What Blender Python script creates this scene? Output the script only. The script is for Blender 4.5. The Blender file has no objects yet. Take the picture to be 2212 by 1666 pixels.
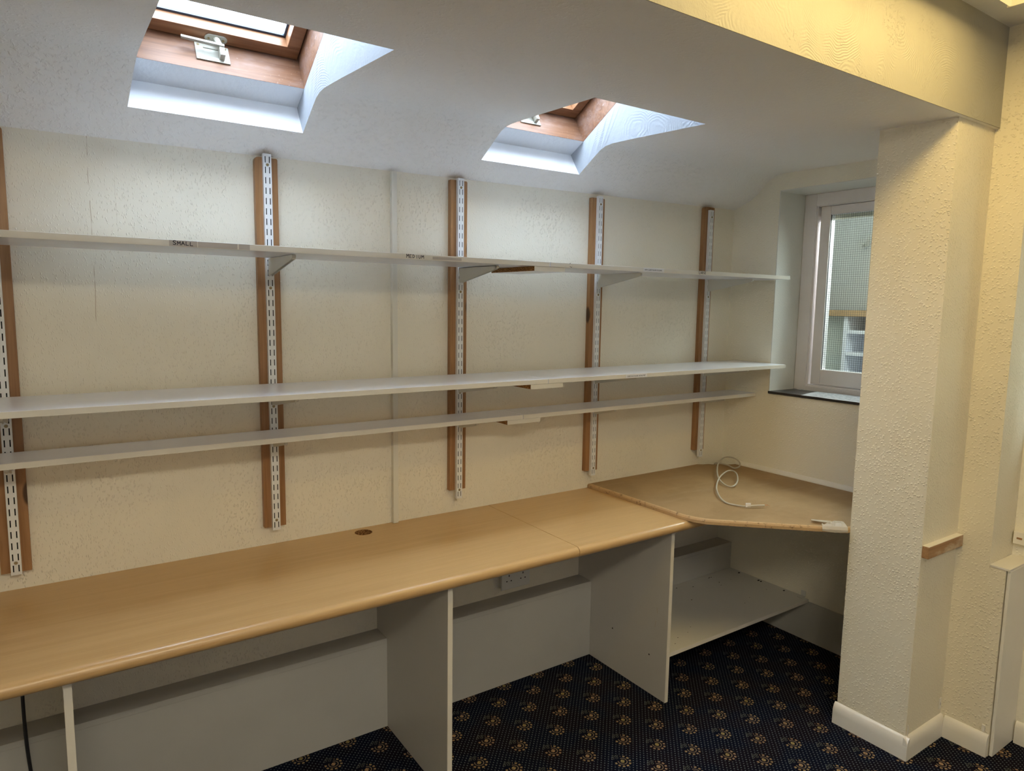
import bpy, bmesh, math, random
from mathutils import Vector, Matrix
random.seed(7)
sc = bpy.context.scene
COL = sc.collection
R = math.radians

# ------------------------------------------------------------------ camera
yaw, pit, rol = R(34.2895), R(-6.7171), R(0.8504)
fwd = Vector((math.sin(yaw)*math.cos(pit), math.cos(yaw)*math.cos(pit), math.sin(pit)))
r0 = Vector((math.cos(yaw), -math.sin(yaw), 0)); u0 = r0.cross(fwd)
rv = r0*math.cos(rol)+u0*math.sin(rol); uv = -r0*math.sin(rol)+u0*math.cos(rol)
cam = bpy.data.objects.new('camera', bpy.data.cameras.new('camera')); COL.objects.link(cam)
M = Matrix.Identity(4)
for i in range(3):
    M[i][0] = rv[i]; M[i][1] = uv[i]; M[i][2] = -fwd[i]
M[0][3], M[1][3], M[2][3] = -2.9268, -2.3149, 1.5649
cam.matrix_world = M
cam.data.sensor_width = 36.0
cam.data.lens = 1483.88/2212*36.0
cam.data.clip_start = .02
sc.camera = cam

# ------------------------------------------------------------------ sky, exposure
SKY_STRENGTH = 24.5
SKYCOL = (0.78, 0.90, 1.0)
world = bpy.data.worlds.new('overcast_sky'); sc.world = world; world.use_nodes = True
bg = world.node_tree.nodes['Background']
bg.inputs[0].default_value = (*SKYCOL, 1)
# overcast sky: three times brighter overhead than at the horizon, dark ground below it
_nt = world.node_tree; _tc = _nt.nodes.new('ShaderNodeTexCoord'); _sx = _nt.nodes.new('ShaderNodeSeparateXYZ'); _nt.links.new(_tc.outputs['Generated'], _sx.inputs[0])
_mr = _nt.nodes.new('ShaderNodeMapRange'); _mr.inputs[1].default_value = 0; _mr.inputs[2].default_value = 1; _mr.inputs[3].default_value = SKY_STRENGTH/3; _mr.inputs[4].default_value = SKY_STRENGTH
_nt.links.new(_sx.outputs[2], _mr.inputs[0]); _nt.links.new(_mr.outputs[0], bg.inputs[1])
sc.view_settings.view_transform = 'Standard'; sc.view_settings.look = 'None'
sc.view_settings.gamma = 1; sc.view_settings.use_curve_mapping = False
sc.view_settings.exposure = 0.2
sc.cycles.use_denoising = True
sc.cycles.max_bounces = 10; sc.cycles.diffuse_bounces = 7
sc.cycles.sample_clamp_indirect = 8
LAMP = 13.6           # emission of the ceiling light diffusers (flat underside)
LAMP_SIDE = 1.0       # their prismatic sides
FILL_LAMP = 20.0          # added fill fitting behind the viewpoint
REAR_FILL = 6             # added fill light at the rear wall
NEXT = 26             # light added in the next room
LAMPCOL = (1.0, 0.73, 0.28)
FILL_COL = (1.0, 0.90, 0.70)

def light_area(name, loc, rot, sx, sy, power, color):
    l = bpy.data.lights.new(name, 'AREA'); l.shape = 'RECTANGLE'; l.size = sx; l.size_y = sy
    l.energy = power; l.color = color
    o = bpy.data.objects.new(name, l); COL.objects.link(o); o.location = loc; o.rotation_euler = rot
    return o
# added fill light in front of the rear wall (behind the viewpoint)
light_area('rear_fill_light', (-2.4, -4.94, 1.5), (R(90), 0, 0), 2.0, 1.2, REAR_FILL, (.72, .78, 1.0))
# area light added in the next room, tilted to light the window reveal and sill
light_area('next_room_fill_light', (0.66, -.66, 2.2), (0, R(42), R(0)), .5, .5, NEXT, (0.92, 1.0, 0.98))

# ------------------------------------------------------------------ materials
class N:
    """tiny wrapper so node maths can be written as expressions"""
    def __init__(s, m, sock): s.m = m; s.s = sock
    def _op(s, op, *a):
        nt = s.m; n = nt.nodes.new('ShaderNodeMath'); n.operation = op
        for i, v in enumerate((s,)+a):
            if isinstance(v, N): nt.links.new(v.s, n.inputs[i])
            else: n.inputs[i].default_value = v
        return N(nt, n.outputs[0])
    def __add__(s, o): return s._op('ADD', o)
    def __sub__(s, o): return s._op('SUBTRACT', o)
    def __mul__(s, o): return s._op('MULTIPLY', o)
    def __truediv__(s, o): return s._op('DIVIDE', o)
    def __lt__(s, o): return s._op('LESS_THAN', o)
    def __gt__(s, o): return s._op('GREATER_THAN', o)
    def abs(s): return s._op('ABSOLUTE')
    def sin(s): return s._op('SINE')
    def sqrt(s): return s._op('SQRT')
    def fract(s): return s._op('FRACT')
    def max(s, o): return s._op('MAXIMUM', o)
    def min(s, o): return s._op('MINIMUM', o)
    def atan2(s, o): return s._op('ARCTAN2', o)
    def clamp(s): return s._op('MINIMUM', 1.0)._op('MAXIMUM', 0.0)
    def smooth(s, a, b, lo=0.0, hi=1.0):
        nt = s.m; n = nt.nodes.new('ShaderNodeMapRange'); n.interpolation_type = 'SMOOTHSTEP'
        nt.links.new(s.s, n.inputs[0])
        for i, v in zip((1, 2, 3, 4), (a, b, lo, hi)): n.inputs[i].default_value = v
        return N(nt, n.outputs[0])

def new_mat(name, color=(.8, .8, .8), rough=.6, spec=.3, metallic=0.0):
    m = bpy.data.materials.new(name); m.use_nodes = True
    b = m.node_tree.nodes['Principled BSDF']
    b.inputs['Base Color'].default_value = (*color, 1); b.inputs['Roughness'].default_value = rough
    b.inputs['Specular IOR Level'].default_value = spec; b.inputs['Metallic'].default_value = metallic
    return m, m.node_tree, b

def coords(nt, kind='Object'):
    t = nt.nodes.new('ShaderNodeTexCoord'); return t.outputs[kind]
def mapping(nt, src, scale=(1, 1, 1), rot=(0, 0, 0), loc=(0, 0, 0)):
    n = nt.nodes.new('ShaderNodeMapping'); nt.links.new(src, n.inputs[0])
    n.inputs['Scale'].default_value = scale; n.inputs['Rotation'].default_value = rot; n.inputs['Location'].default_value = loc
    return n.outputs[0]
def noise(nt, src, scale, detail=2, rough=.5, dist=0.0):
    n = nt.nodes.new('ShaderNodeTexNoise'); nt.links.new(src, n.inputs['Vector'])
    n.inputs['Scale'].default_value = scale; n.inputs['Detail'].default_value = detail
    n.inputs['Roughness'].default_value = rough; n.inputs['Distortion'].default_value = dist
    return N(nt, n.outputs['Fac'])
def mixc(nt, fac, a, b):
    n = nt.nodes.new('ShaderNodeMix'); n.data_type = 'RGBA'
    for sock, v in ((n.inputs[0], fac), (n.inputs[6], a), (n.inputs[7], b)):
        if isinstance(v, N): nt.links.new(v.s, sock)
        elif isinstance(v, (int, float)): sock.default_value = v
        elif isinstance(v, tuple): sock.default_value = (*v, 1)
        else: nt.links.new(v, sock)
    return n.outputs[2]
def bump(nt, b, h, dist, strength=1.0):
    n = nt.nodes.new('ShaderNodeBump'); n.inputs['Distance'].default_value = dist; n.inputs['Strength'].default_value = strength
    nt.links.new(h.s, n.inputs['Height']); nt.links.new(n.outputs[0], b.inputs['Normal'])

def woodchip(name, color, seams=(), amount=1.0, thr=.66, scale=104):
    """painted woodchip wallpaper: scattered raised slivers"""
    m, nt, b = new_mat(name, color, .55, .25)
    c = coords(nt)
    wn = nt.nodes.new('ShaderNodeTexNoise'); wn.inputs['Scale'].default_value = 60; wn.inputs['Detail'].default_value = 1; nt.links.new(c, wn.inputs['Vector'])
    vm = nt.nodes.new('ShaderNodeVectorMath'); vm.operation = 'MULTIPLY_ADD'; nt.links.new(wn.outputs['Color'], vm.inputs[0])
    vm.inputs[1].default_value = (.010, .010, .010); nt.links.new(c, vm.inputs[2])
    chips = None
    for rot, sc_, off in (((.5, .6, .55), (2.3, .8, 1.0), 0.0), ((-.5, -.7, -.5), (2.2, .8, .9), 3.3), ((.1, 1.4, .2), (2.4, .9, .9), 7.7)):
        v = nt.nodes.new('ShaderNodeTexVoronoi'); v.inputs['Scale'].default_value = scale
        nt.links.new(mapping(nt, vm.outputs[0], sc_, rot, (off, off, off)), v.inputs['Vector'])
        sp = nt.nodes.new('ShaderNodeSeparateColor'); nt.links.new(v.outputs['Color'], sp.inputs[0])
        q = N(nt, v.outputs['Distance']).smooth(.10, .42, 1, 0)*(N(nt, sp.outputs[0]) > thr)
        chips = q if chips is None else chips.max(q)
    dens = noise(nt, c, 3.0, 2).smooth(.36, .6, .4, 1.0)
    h = chips*dens*amount + noise(nt, c, 260, 2)*.06 + noise(nt, c, 9, 2)*.6
    col = mixc(nt, noise(nt, c, 1.4, 3).smooth(.35, .7), color, tuple(v*.95 for v in color))
    sx = nt.nodes.new('ShaderNodeSeparateXYZ'); nt.links.new(c, sx.inputs[0])
    X = N(nt, sx.outputs[0]); Z = N(nt, sx.outputs[2])
    wob = (noise(nt, c, 4, 2) - .5)*.012
    for (x0, z0, z1, w, dark) in seams:
        line = (((X + wob) - x0).abs() < w)*(Z > z0)*(Z < z1)
        h = h - line*.5
        if dark: col = mixc(nt, line*noise(nt, c, 14, 2).smooth(.45, .55)*dark, col, (.35, .24, .13))
    nt.links.new(col, b.inputs['Base Color'])
    bump(nt, b, h, .0021, .8)
    return m

def artex(name, color, plane='xz', cell=5.0, depth=.0019, strength=.8, spots=True):
    """combed swirl plaster: concentric arcs about scattered centres"""
    m, nt, b = new_mat(name, color, .5, .3)
    c = coords(nt)
    cc = mapping(nt, c, (1, .0001, 1) if plane == 'xz' else ((.0001, 1, 1) if plane == 'yz' else (1, 1, .0001)))
    w = nt.nodes.new('ShaderNodeTexNoise'); w.inputs['Scale'].default_value = 7; nt.links.new(cc, w.inputs['Vector'])
    vm = nt.nodes.new('ShaderNodeVectorMath'); vm.operation = 'MULTIPLY_ADD'
    nt.links.new(w.outputs['Color'], vm.inputs[0]); vm.inputs[1].default_value = (.05, .05, .05); nt.links.new(cc, vm.inputs[2])
    v = nt.nodes.new('ShaderNodeTexVoronoi'); v.inputs['Scale'].default_value = cell; nt.links.new(vm.outputs[0], v.inputs['Vector'])
    d = N(nt, v.outputs['Distance'])
    arcs = (d*(1.0/cell)*980.0 + noise(nt, c, 24, 3)*9.0).sin()*.5
    mask = noise(nt, c, 8, 2).smooth(.40, .60)
    blobs = noise(nt, c, 150, 2, .6, .5).smooth(.56, .68)*noise(nt, c, 7, 1).smooth(.54, .68)
    h = arcs*mask*.34 + noise(nt, c, 22, 3)*1.2 + noise(nt, c, 160, 2)*.25
    if spots: h = h + blobs*.7
    bump(nt, b, h, depth, strength)
    return m

def stipple(name, color):
    m, nt, b = new_mat(name, color, .6, .25)
    c = coords(nt)
    h = noise(nt, c, 85, 2, .5, .5).smooth(.5, .72)*.8 + noise(nt, c, 26, 3)*1.2 + noise(nt, c, 5, 2)*1.5
    y = nt.nodes.new('ShaderNodeSeparateXYZ'); nt.links.new(c, y.inputs[0])
    # the plaster is coarser on the sloping strip next to the wall
    k = N(nt, y.outputs[1]).smooth(-.55, -.15, .35, 1.0)
    col = mixc(nt, noise(nt, c, 1.2, 3).smooth(.3, .7), color, tuple(v*.96 for v in color)); nt.links.new(col, b.inputs['Base Color'])
    bump(nt, b, h*k, .0026, .8)
    return m

def wood(name, c1, c2, axis='z', scale=1.0, rough=.45, spec=.4, knots=True, stain=None):
    m, nt, b = new_mat(name, c1, rough, spec)
    c = coords(nt)
    sc_ = {'z': (30, 30, 1.4), 'x': (1.4, 30, 30), 'y': (30, 1.4, 30)}[axis]
    mp = mapping(nt, c, tuple(v*scale for v in sc_))
    g = noise(nt, mp, 1.4, 5, .6, .9)
    col = mixc(nt, g.smooth(.32, .68), c1, c2)
    fine = noise(nt, mapping(nt, c, tuple(v*scale*5 for v in sc_)), 1.0, 3)
    col = mixc(nt, fine.smooth(.5, .75, 0, .35), col, tuple(v*.62 for v in c2))
    if knots:
        v = nt.nodes.new('ShaderNodeTexVoronoi'); v.inputs['Scale'].default_value = 1.0
        ks = {'z': (7, 7, 2.6), 'x': (2.6, 7, 7), 'y': (7, 2.6, 7)}[axis]
        nt.links.new(mapping(nt, c, ks, (0, 0, 0), (.37, .11, .23)), v.inputs['Vector'])
        k = N(nt, v.outputs['Distance']).smooth(.07, .11, 1, 0)
        col = mixc(nt, k, col, tuple(x*.25 for x in c2))
    if stain:
        st = noise(nt, mapping(nt, c, (3, 9, 9)), 1.3, 4, .7).smooth(.47, .68)
        col = mixc(nt, st*.75, col, stain)
        sp = noise(nt, c, 120, 2).smooth(.64, .70)*noise(nt, c, 8, 1).smooth(.5, .6)
        col = mixc(nt, sp*.3, col, (.5, .42, .38))
    nt.links.new(col, b.inputs['Base Color'])
    bump(nt, b, g + fine*.5, .0008, .5)
    return m

def plain(name, color, rough=.5, spec=.4, metallic=0.0, mottle=.0, bscale=120, bd=.0):
    m, nt, b = new_mat(name, color, rough, spec, metallic)
    c = coords(nt)
    f = noise(nt, c, 3.5, 4, .6).smooth(.35, .7)
    nt.links.new(mixc(nt, f, color, tuple(v*(1-mottle) for v in color)), b.inputs['Base Color'])
    if bd: bump(nt, b, noise(nt, c, bscale, 3), bd, .5)
    return m

MAT = {}
WALLC = (.80, .755, .635)
MAT['wall'] = woodchip('woodchip_wallpaper', WALLC, amount=.8, thr=.73, scale=96, seams=((-2.80, 1.42, 2.02, .0010, .55), (-2.735, 1.72, 2.0, .0008, .15), (-2.463, .74, .86, .0012, .5)))
MAT['pillar'] = woodchip('woodchip_wallpaper_coarse', (.80, .745, .60), amount=1.1, thr=.55, scale=100)
MAT['alcove'] = woodchip('woodchip_wallpaper_window_wall', (.86, .825, .71), amount=.6)
MAT['reveal'] = woodchip('painted_reveal', (.74, .74, .70), amount=.4)
MAT['ceiling'] = stipple('stippled_ceiling_paint', (.87, .845, .80))
MAT['ceiling_main'] = stipple('main_ceiling_paint', (.80, .78, .75))
MAT['beam'] = artex('combed_swirl_plaster', (.385, .37, .31), 'xz')
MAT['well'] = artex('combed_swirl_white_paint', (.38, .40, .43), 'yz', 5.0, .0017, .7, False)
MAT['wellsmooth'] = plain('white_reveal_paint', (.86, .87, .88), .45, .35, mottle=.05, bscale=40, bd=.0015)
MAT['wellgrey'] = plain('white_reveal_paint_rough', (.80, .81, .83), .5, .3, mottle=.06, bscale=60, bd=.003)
MAT['gloss'] = plain('white_gloss_paint', (.80, .77, .70), .32, .5, mottle=.04, bscale=60, bd=.0006)
MAT['frame'] = plain('window_gloss_paint', (.87, .83, .83), .35, .5, mottle=.06, bscale=50, bd=.0008)
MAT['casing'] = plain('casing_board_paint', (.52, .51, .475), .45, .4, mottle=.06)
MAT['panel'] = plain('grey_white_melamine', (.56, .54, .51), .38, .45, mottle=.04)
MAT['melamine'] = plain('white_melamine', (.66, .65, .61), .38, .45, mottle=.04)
MAT['shelf'] = plain('white_shelf_laminate', (.84, .86, .93), .26, .5, mottle=.05)
MAT['edge'] = plain('cream_edging', (.72, .69, .62), .4, .4, mottle=.06)
MAT['steel'] = plain('white_enamelled_steel', (.78, .79, .79), .35, .5, mottle=.02)
MAT['grey_steel'] = plain('grey_enamelled_steel', (.66, .66, .62), .38, .45, mottle=.03)
MAT['latch'] = plain('aged_cream_metal', (.42, .40, .33), .4, .5, mottle=.08)
MAT['brass'] = plain('dull_brass', (.32, .25, .14), .4, .5, .8)
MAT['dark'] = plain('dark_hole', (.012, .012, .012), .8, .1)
MAT['plastic'] = plain('cream_plastic', (.74, .71, .62), .35, .5, mottle=.03)
MAT['socket'] = plain('white_socket_plastic', (.68, .68, .66), .35, .5)
MAT['trunk'] = plain('trunking_plastic', (.72, .70, .62), .4, .45, mottle=.04)
MAT['pine'] = wood('varnished_pine', (.37, .20, .088), (.265, .13, .05), 'z')
MAT['barewood'] = wood('bare_wood', (.42, .24, .11), (.30, .15, .06), 'x', knots=False, stain=(.66, .56, .42))
MAT['winwood'] = wood('skylight_stained_pine', (.24, .115, .06), (.16, .07, .035), 'x', 1.2, .5, .35, False, stain=(.24, .15, .12))
MAT['winwood_sash'] = wood('skylight_sash_pine', (.30, .14, .065), (.20, .085, .035), 'x', 1.0, .4, .45, False)
MAT['chip'] = None
m, nt, b = new_mat('raw_chipboard', (.3, .14, .05), .9, .1)
c = coords(nt); f = noise(nt, c, 320, 2).smooth(.42, .6)
nt.links.new(mixc(nt, f, (.16, .07, .025), (.46, .25, .10)), b.inputs['Base Color']); bump(nt, b, f, .001, .8); MAT['chip'] = m

m, nt, b = new_mat('beech_laminate', (.6, .4, .2), .30, .5)
c = coords(nt)
g = noise(nt, mapping(nt, c, (1.3, 26, 26)), 1.6, 5, .62, .5); g2 = noise(nt, mapping(nt, c, (.5, 7, 7)), 1.2, 3)
g3 = noise(nt, mapping(nt, c, (9, 150, 150)), 1.0, 2)
col = mixc(nt, g.smooth(.3, .7), (.54, .355, .165), (.48, .305, .13))
col = mixc(nt, g2.smooth(.35, .65, 0, .5), col, (.575, .385, .18))
col = mixc(nt, g3.smooth(.5, .7, 0, .4), col, (.47, .30, .15))
nt.links.new(col, b.inputs['Base Color']); MAT['beech'] = m

m, nt, b = new_mat('mdf_board', (.45, .3, .16), .62, .25)
c = coords(nt)
f = noise(nt, c, 5, 5, .65).smooth(.35, .68)
col = mixc(nt, f, (.355, .235, .115), (.295, .19, .088))
col = mixc(nt, noise(nt, mapping(nt, c, (1, 5, 1), (0, 0, .8)), 4, 4).smooth(.52, .75, 0, .5), col, (.39, .275, .16))
col = mixc(nt, noise(nt, c, 150, 2).smooth(.66, .72, 0, .7), col, (.22, .13, .06))
nt.links.new(col, b.inputs['Base Color']); bump(nt, b, noise(nt, c, 200, 2), .0005, .4); MAT['mdf'] = m
m, nt, b = new_mat('mdf_edge', (.45, .3, .16), .8, .15)
c = coords(nt)
col = mixc(nt, noise(nt, c, 60, 4, .7).smooth(.55, .7), (.50, .34, .18), (.20, .13, .07))
nt.links.new(col, b.inputs['Base Color']); bump(nt, b, noise(nt, c, 150, 2), .001, .6); MAT['mdfedge'] = m

# carpet -----------------------------------------------------------
m, nt, b = new_mat('patterned_carpet', (.01, .01, .02), 1.0, .05)
c = coords(nt)
wv = nt.nodes.new('ShaderNodeTexNoise'); wv.inputs['Scale'].default_value = 260; nt.links.new(c, wv.inputs['Vector'])
vm = nt.nodes.new('ShaderNodeVectorMath'); vm.operation = 'MULTIPLY_ADD'
nt.links.new(wv.outputs['Color'], vm.inputs[0]); vm.inputs[1].default_value = (.003, .003, 0); nt.links.new(c, vm.inputs[2])
sx = nt.nodes.new('ShaderNodeSeparateXYZ'); nt.links.new(vm.outputs[0], sx.inputs[0])
X = N(nt, sx.outputs[0]) + (1.181 - .0015); Y = N(nt, sx.outputs[1]) + (.539 - .0015)
a_, b_ = .168, .176
dx1 = ((X/a_ + .5).fract() - .5)*a_; dy1 = ((Y/b_ + .5).fract() - .5)*b_
dx2 = ((X/a_ + 1.0).fract() - .5)*a_; dy2 = ((Y/b_ + 1.0).fract() - .5)*b_
r1 = (dx1*dx1 + dy1*dy1); r2 = (dx2*dx2 + dy2*dy2)
s = r1 < r2
dx = dx1*s + dx2*(s*-1.0 + 1.0); dy = dy1*s + dy2*(s*-1.0 + 1.0)
r = (dx*dx + dy*dy).sqrt(); th = dy.atan2(dx)
ring = ((r - .0155).abs() < .0017)*((((th - 1.95).abs()) < .55)*-1.0 + 1.0)
pet = ((r - .0262).abs() < .0038)*((th*11.0).sin() > -.15)*((((th - 1.95).abs()) < .75)*-1.0 + 1.0)
cen = (r < .0078)*((r*900.0 + th*2.0).sin() > -.75)
sprig = None
for (px, py) in ((-.019, .029), (-.010, .037), (.002, .033), (-.005, .024)):
    d = ((dx - px)*(dx - px) + (dy - py)*(dy - py)).sqrt()
    q = (d - .0042).abs() < .0010
    sprig = q if sprig is None else sprig.max(q)
aa, bb = .0168, .0176
ex1 = ((X/aa + .5).fract() - .5)*aa; ey1 = ((Y/bb + .5).fract() - .5)*bb
ex2 = ((X/aa + 1.0).fract() - .5)*aa; ey2 = ((Y/bb + 1.0).fract() - .5)*bb
dots = ((ex1*ex1 + ey1*ey1).min(ex2*ex2 + ey2*ey2)).sqrt() < .0023
dots = dots*(r > .034)*((sprig*-1.0) + 1.0)
spk = noise(nt, c, 420, 2)
hue = noise(nt, c, 7, 2).smooth(.4, .6)
base = mixc(nt, hue, (.004, .006, .016), (.008, .006, .011))
base = mixc(nt, spk.smooth(.55, .8, 0, .5), base, (.018, .018, .026))
col = mixc(nt, dots*.85, base, (.14, .165, .17))
col = mixc(nt, sprig*.7, col, (.13, .135, .11))
col = mixc(nt, ring*.85, col, (.26, .19, .125))
petc = mixc(nt, hue, (.36, .255, .13), (.34, .22, .13))
col = mixc(nt, pet*.92, col, petc)
col = mixc(nt, cen*.92, col, mixc(nt, noise(nt, c, 9, 0).smooth(.4, .6), (.46, .30, .16), (.42, .32, .12)))
nt.links.new(col, b.inputs['Base Color']); bump(nt, b, spk, .003, .7); MAT['carpet'] = m

def emis(name, color, strength):
    m = bpy.data.materials.new(name); m.use_nodes = True; nt = m.node_tree
    nt.nodes.remove(nt.nodes['Principled BSDF'])
    e = nt.nodes.new('ShaderNodeEmission'); e.inputs[0].default_value = (*color, 1); e.inputs[1].default_value = strength
    nt.links.new(e.outputs[0], nt.nodes['Material Output'].inputs[0]); return m
MAT['lamp'] = emis('lit_diffuser', LAMPCOL, LAMP); MAT['lampside'] = emis('lit_diffuser_side', LAMPCOL, LAMP_SIDE); MAT['fill_lamp'] = emis('added_fill_diffuser', FILL_COL, FILL_LAMP)

def glass(name, tint, gloss=.06, frost=0.0):
    m = bpy.data.materials.new(name); m.use_nodes = True; nt = m.node_tree
    nt.nodes.remove(nt.nodes['Principled BSDF'])
    t = nt.nodes.new('ShaderNodeBsdfTransparent'); t.inputs[0].default_value = (*tint, 1)
    g = nt.nodes.new('ShaderNodeBsdfGlossy'); g.inputs['Roughness'].default_value = .03
    mx = nt.nodes.new('ShaderNodeMixShader'); mx.inputs[0].default_value = gloss
    nt.links.new(t.outputs[0], mx.inputs[1]); nt.links.new(g.outputs[0], mx.inputs[2])
    out = mx.outputs[0]
    if frost:
        tr = nt.nodes.new('ShaderNodeBsdfTranslucent'); tr.inputs[0].default_value = (.9, .95, 1, 1)
        m2 = nt.nodes.new('ShaderNodeMixShader'); m2.inputs[0].default_value = frost
        nt.links.new(out, m2.inputs[1]); nt.links.new(tr.outputs[0], m2.inputs[2]); out = m2.outputs[0]
    nt.links.new(out, nt.nodes['Material Output'].inputs[0]); return m
MAT['glass'] = glass('clear_glass', (.93, .97, .96))
MAT['skyglass'] = glass('wired_glass_dirty', (.93, .96, 1.0), frost=.15)
MAT['slate'] = plain('black_painted_slate', (.035, .033, .035), .35, .5, mottle=.3, bscale=20, bd=.003)
MAT['wire'] = plain('glass_reinforcing_wire', (.06, .085, .085), .5, .4, .4)
MAT['gasket'] = plain('black_rubber_gasket', (.05, .07, .11), .5, .4)
MAT['ink'] = plain('black_ink', (.015, .015, .03), .6, .3)
MAT['greyink'] = plain('grey_print', (.22, .22, .26), .6, .2)
MAT['paper'] = plain('paper', (.78, .78, .80), .7, .2, mottle=.03)
MAT['tapeclear'] = plain('yellowed_tape', (.50, .46, .43), .35, .4, mottle=.15)
MAT['papertape'] = plain('crumpled_masking_paper', (.82, .78, .70), .7, .2, mottle=.05)
MAT['cable'] = plain('grey_cable_sheath', (.50, .46, .38), .45, .4)
MAT['blackcable'] = plain('black_cable_sheath', (.02, .02, .022), .5, .4)
MAT['nextwall'] = plain('next_room_wall_paint', (.78, .80, .82), .7, .2, mottle=.05)
MAT['greyboard'] = plain('grey_board', (.22, .23, .24), .6, .2, mottle=.1)
MAT['palegreen'] = plain('pale_green_panel', (.66, .70, .66), .6, .2, mottle=.05)
MAT['oak'] = wood('oak_top', (.50, .33, .18), (.42, .26, .13), 'y', knots=False)
MAT['dirt'] = plain('debris', (.03, .025, .02), .9, .1)
MAT['copper'] = plain('copper_wire', (.45, .25, .14), .4, .5, .8)

# ------------------------------------------------------------------ mesh helpers
def wloc(o):
    v = Vector((0, 0, 0))
    while o is not None:
        v = v + Vector(o.location); o = o.parent
    return v
def link(name, me, mat, parent=None, local=False, smooth=False):
    """link mesh as object; verts are in world space unless local"""
    if mat is not None:
        for mm in (mat if isinstance(mat, (list, tuple)) else [mat]): me.materials.append(MAT[mm])
    o = bpy.data.objects.new(name, me); COL.objects.link(o)
    if parent is not None:
        if not local: me.transform(Matrix.Translation(-wloc(parent)))
        o.parent = parent
    if smooth:
        for p in me.polygons: p.use_smooth = True
        try: me.set_sharp_from_angle(angle=R(35))
        except Exception: pass
    return o
def bmobj(name, bm, mat, parent=None, local=False, smooth=False):
    bmesh.ops.recalc_face_normals(bm, faces=bm.faces)
    me = bpy.data.meshes.new(name); bm.to_mesh(me); bm.free()
    return link(name, me, mat, parent, local, smooth)
def add_box(bm, x0, x1, y0, y1, z0, z1, bevel=0.0, mi=0):
    vs = [bm.verts.new((x, y, z)) for x in (x0, x1) for y in (y0, y1) for z in (z0, z1)]
    fs = []
    for idx in ((0, 1, 3, 2), (4, 6, 7, 5), (0, 4, 5, 1), (2, 3, 7, 6), (0, 2, 6, 4), (1, 5, 7, 3)):
        f = bm.faces.new([vs[i] for i in idx]); f.material_index = mi; fs.append(f)
    if bevel:
        es = set(e for f in fs for e in f.edges)
        bmesh.ops.bevel(bm, geom=list(es), offset=bevel, segments=2, affect='EDGES', profile=.5)
    return vs
def box(name, x0, x1, y0, y1, z0, z1, mat, parent=None, bevel=0.0, local=False):
    bm = bmesh.new(); add_box(bm, x0, x1, y0, y1, z0, z1, bevel)
    return bmobj(name, bm, mat, parent, local)
def add_prism(bm, pts, axis, a, b, bevel=0.0, mi=0):
    """pts: polygon in the two other axes (order x,y,z without axis), extruded a..b"""
    def P(p, t):
        return {'x': (t, p[0], p[1]), 'y': (p[0], t, p[1]), 'z': (p[0], p[1], t)}[axis]
    v0 = [bm.verts.new(P(p, a)) for p in pts]; v1 = [bm.verts.new(P(p, b)) for p in pts]
    n = len(pts); fs = [bm.faces.new(v0), bm.faces.new(list(reversed(v1)))]
    for i in range(n): fs.append(bm.faces.new((v0[i], v0[(i+1) % n], v1[(i+1) % n], v1[i])))
    for f in fs: f.material_index = mi
    if bevel:
        es = set(e for f in fs for e in f.edges)
        bmesh.ops.bevel(bm, geom=list(es), offset=bevel, segments=2, affect='EDGES', profile=.5)
def prism(name, pts, axis, a, b, mat, parent=None, bevel=0.0, local=False, smooth=False):
    bm = bmesh.new(); add_prism(bm, pts, axis, a, b, bevel)
    return bmobj(name, bm, mat, parent, local, smooth)
def add_tube(bm, pts, rad, seg=8):
    pts = [Vector(p) for p in pts]; rings = []
    up = Vector((0, 0, 1))
    prev = None
    for i, p in enumerate(pts):
        t = (pts[min(i+1, len(pts)-1)] - pts[max(i-1, 0)]).normalized()
        if prev is None:
            a = t.cross(up if abs(t.z) < .9 else Vector((1, 0, 0))).normalized()
        else:
            a = (prev - t*prev.dot(t)).normalized()
        prev = a; b2 = t.cross(a)
        rr = rad[i] if isinstance(rad, (list, tuple)) else rad
        rings.append([bm.verts.new(p + (a*math.cos(k*2*math.pi/seg) + b2*math.sin(k*2*math.pi/seg))*rr) for k in range(seg)])
    for i in range(len(rings)-1):
        for k in range(seg):
            bm.faces.new((rings[i][k], rings[i][(k+1) % seg], rings[i+1][(k+1) % seg], rings[i+1][k]))
    bm.faces.new(rings[0]); bm.faces.new(list(reversed(rings[-1])))
def tube(name, pts, rad, mat, parent=None, seg=8, local=False):
    bm = bmesh.new(); add_tube(bm, pts, rad, seg)
    return bmobj(name, bm, mat, parent, local, True)
def spline(pts, n=6):
    P = [Vector(p) for p in pts]; P = [P[0]*2-P[1]] + P + [P[-1]*2-P[-2]]; out = []
    for i in range(1, len(P)-2):
        for k in range(n):
            t = k/n
            out.append(.5*((2*P[i]) + (P[i+1]-P[i-1])*t + (2*P[i-1]-5*P[i]+4*P[i+1]-P[i+2])*t*t + (3*P[i]-P[i-1]-3*P[i+1]+P[i+2])*t**3))
    out.append(P[-2]); return out
def disc_bm(bm, c, axis, r, h, seg=14):
    c = Vector(c); d = {'x': Vector((1, 0, 0)), 'y': Vector((0, 1, 0)), 'z': Vector((0, 0, 1))}[axis]
    add_tube(bm, [c, c + d*h], r, seg)

def tag(o, label, cat, group=None, kind=None):
    if label: o['label'] = label
    if cat: o['category'] = cat
    if group: o['group'] = group
    if kind: o['kind'] = kind
    return o
def thing(name, loc, label, cat, group=None):
    o = bpy.data.objects.new(name, None); COL.objects.link(o); o.location = loc; o.empty_display_size = .05
    return tag(o, label, cat, group)
def struct(o, label=None):
    o['kind'] = 'structure'
    if label: o['label'] = label
    return o
def copy_tree(o, parent=None):
    c = o.copy(); COL.objects.link(c); c.parent = parent
    for ch in [x for x in o.children]: copy_tree(ch, c)
    return c

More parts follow.
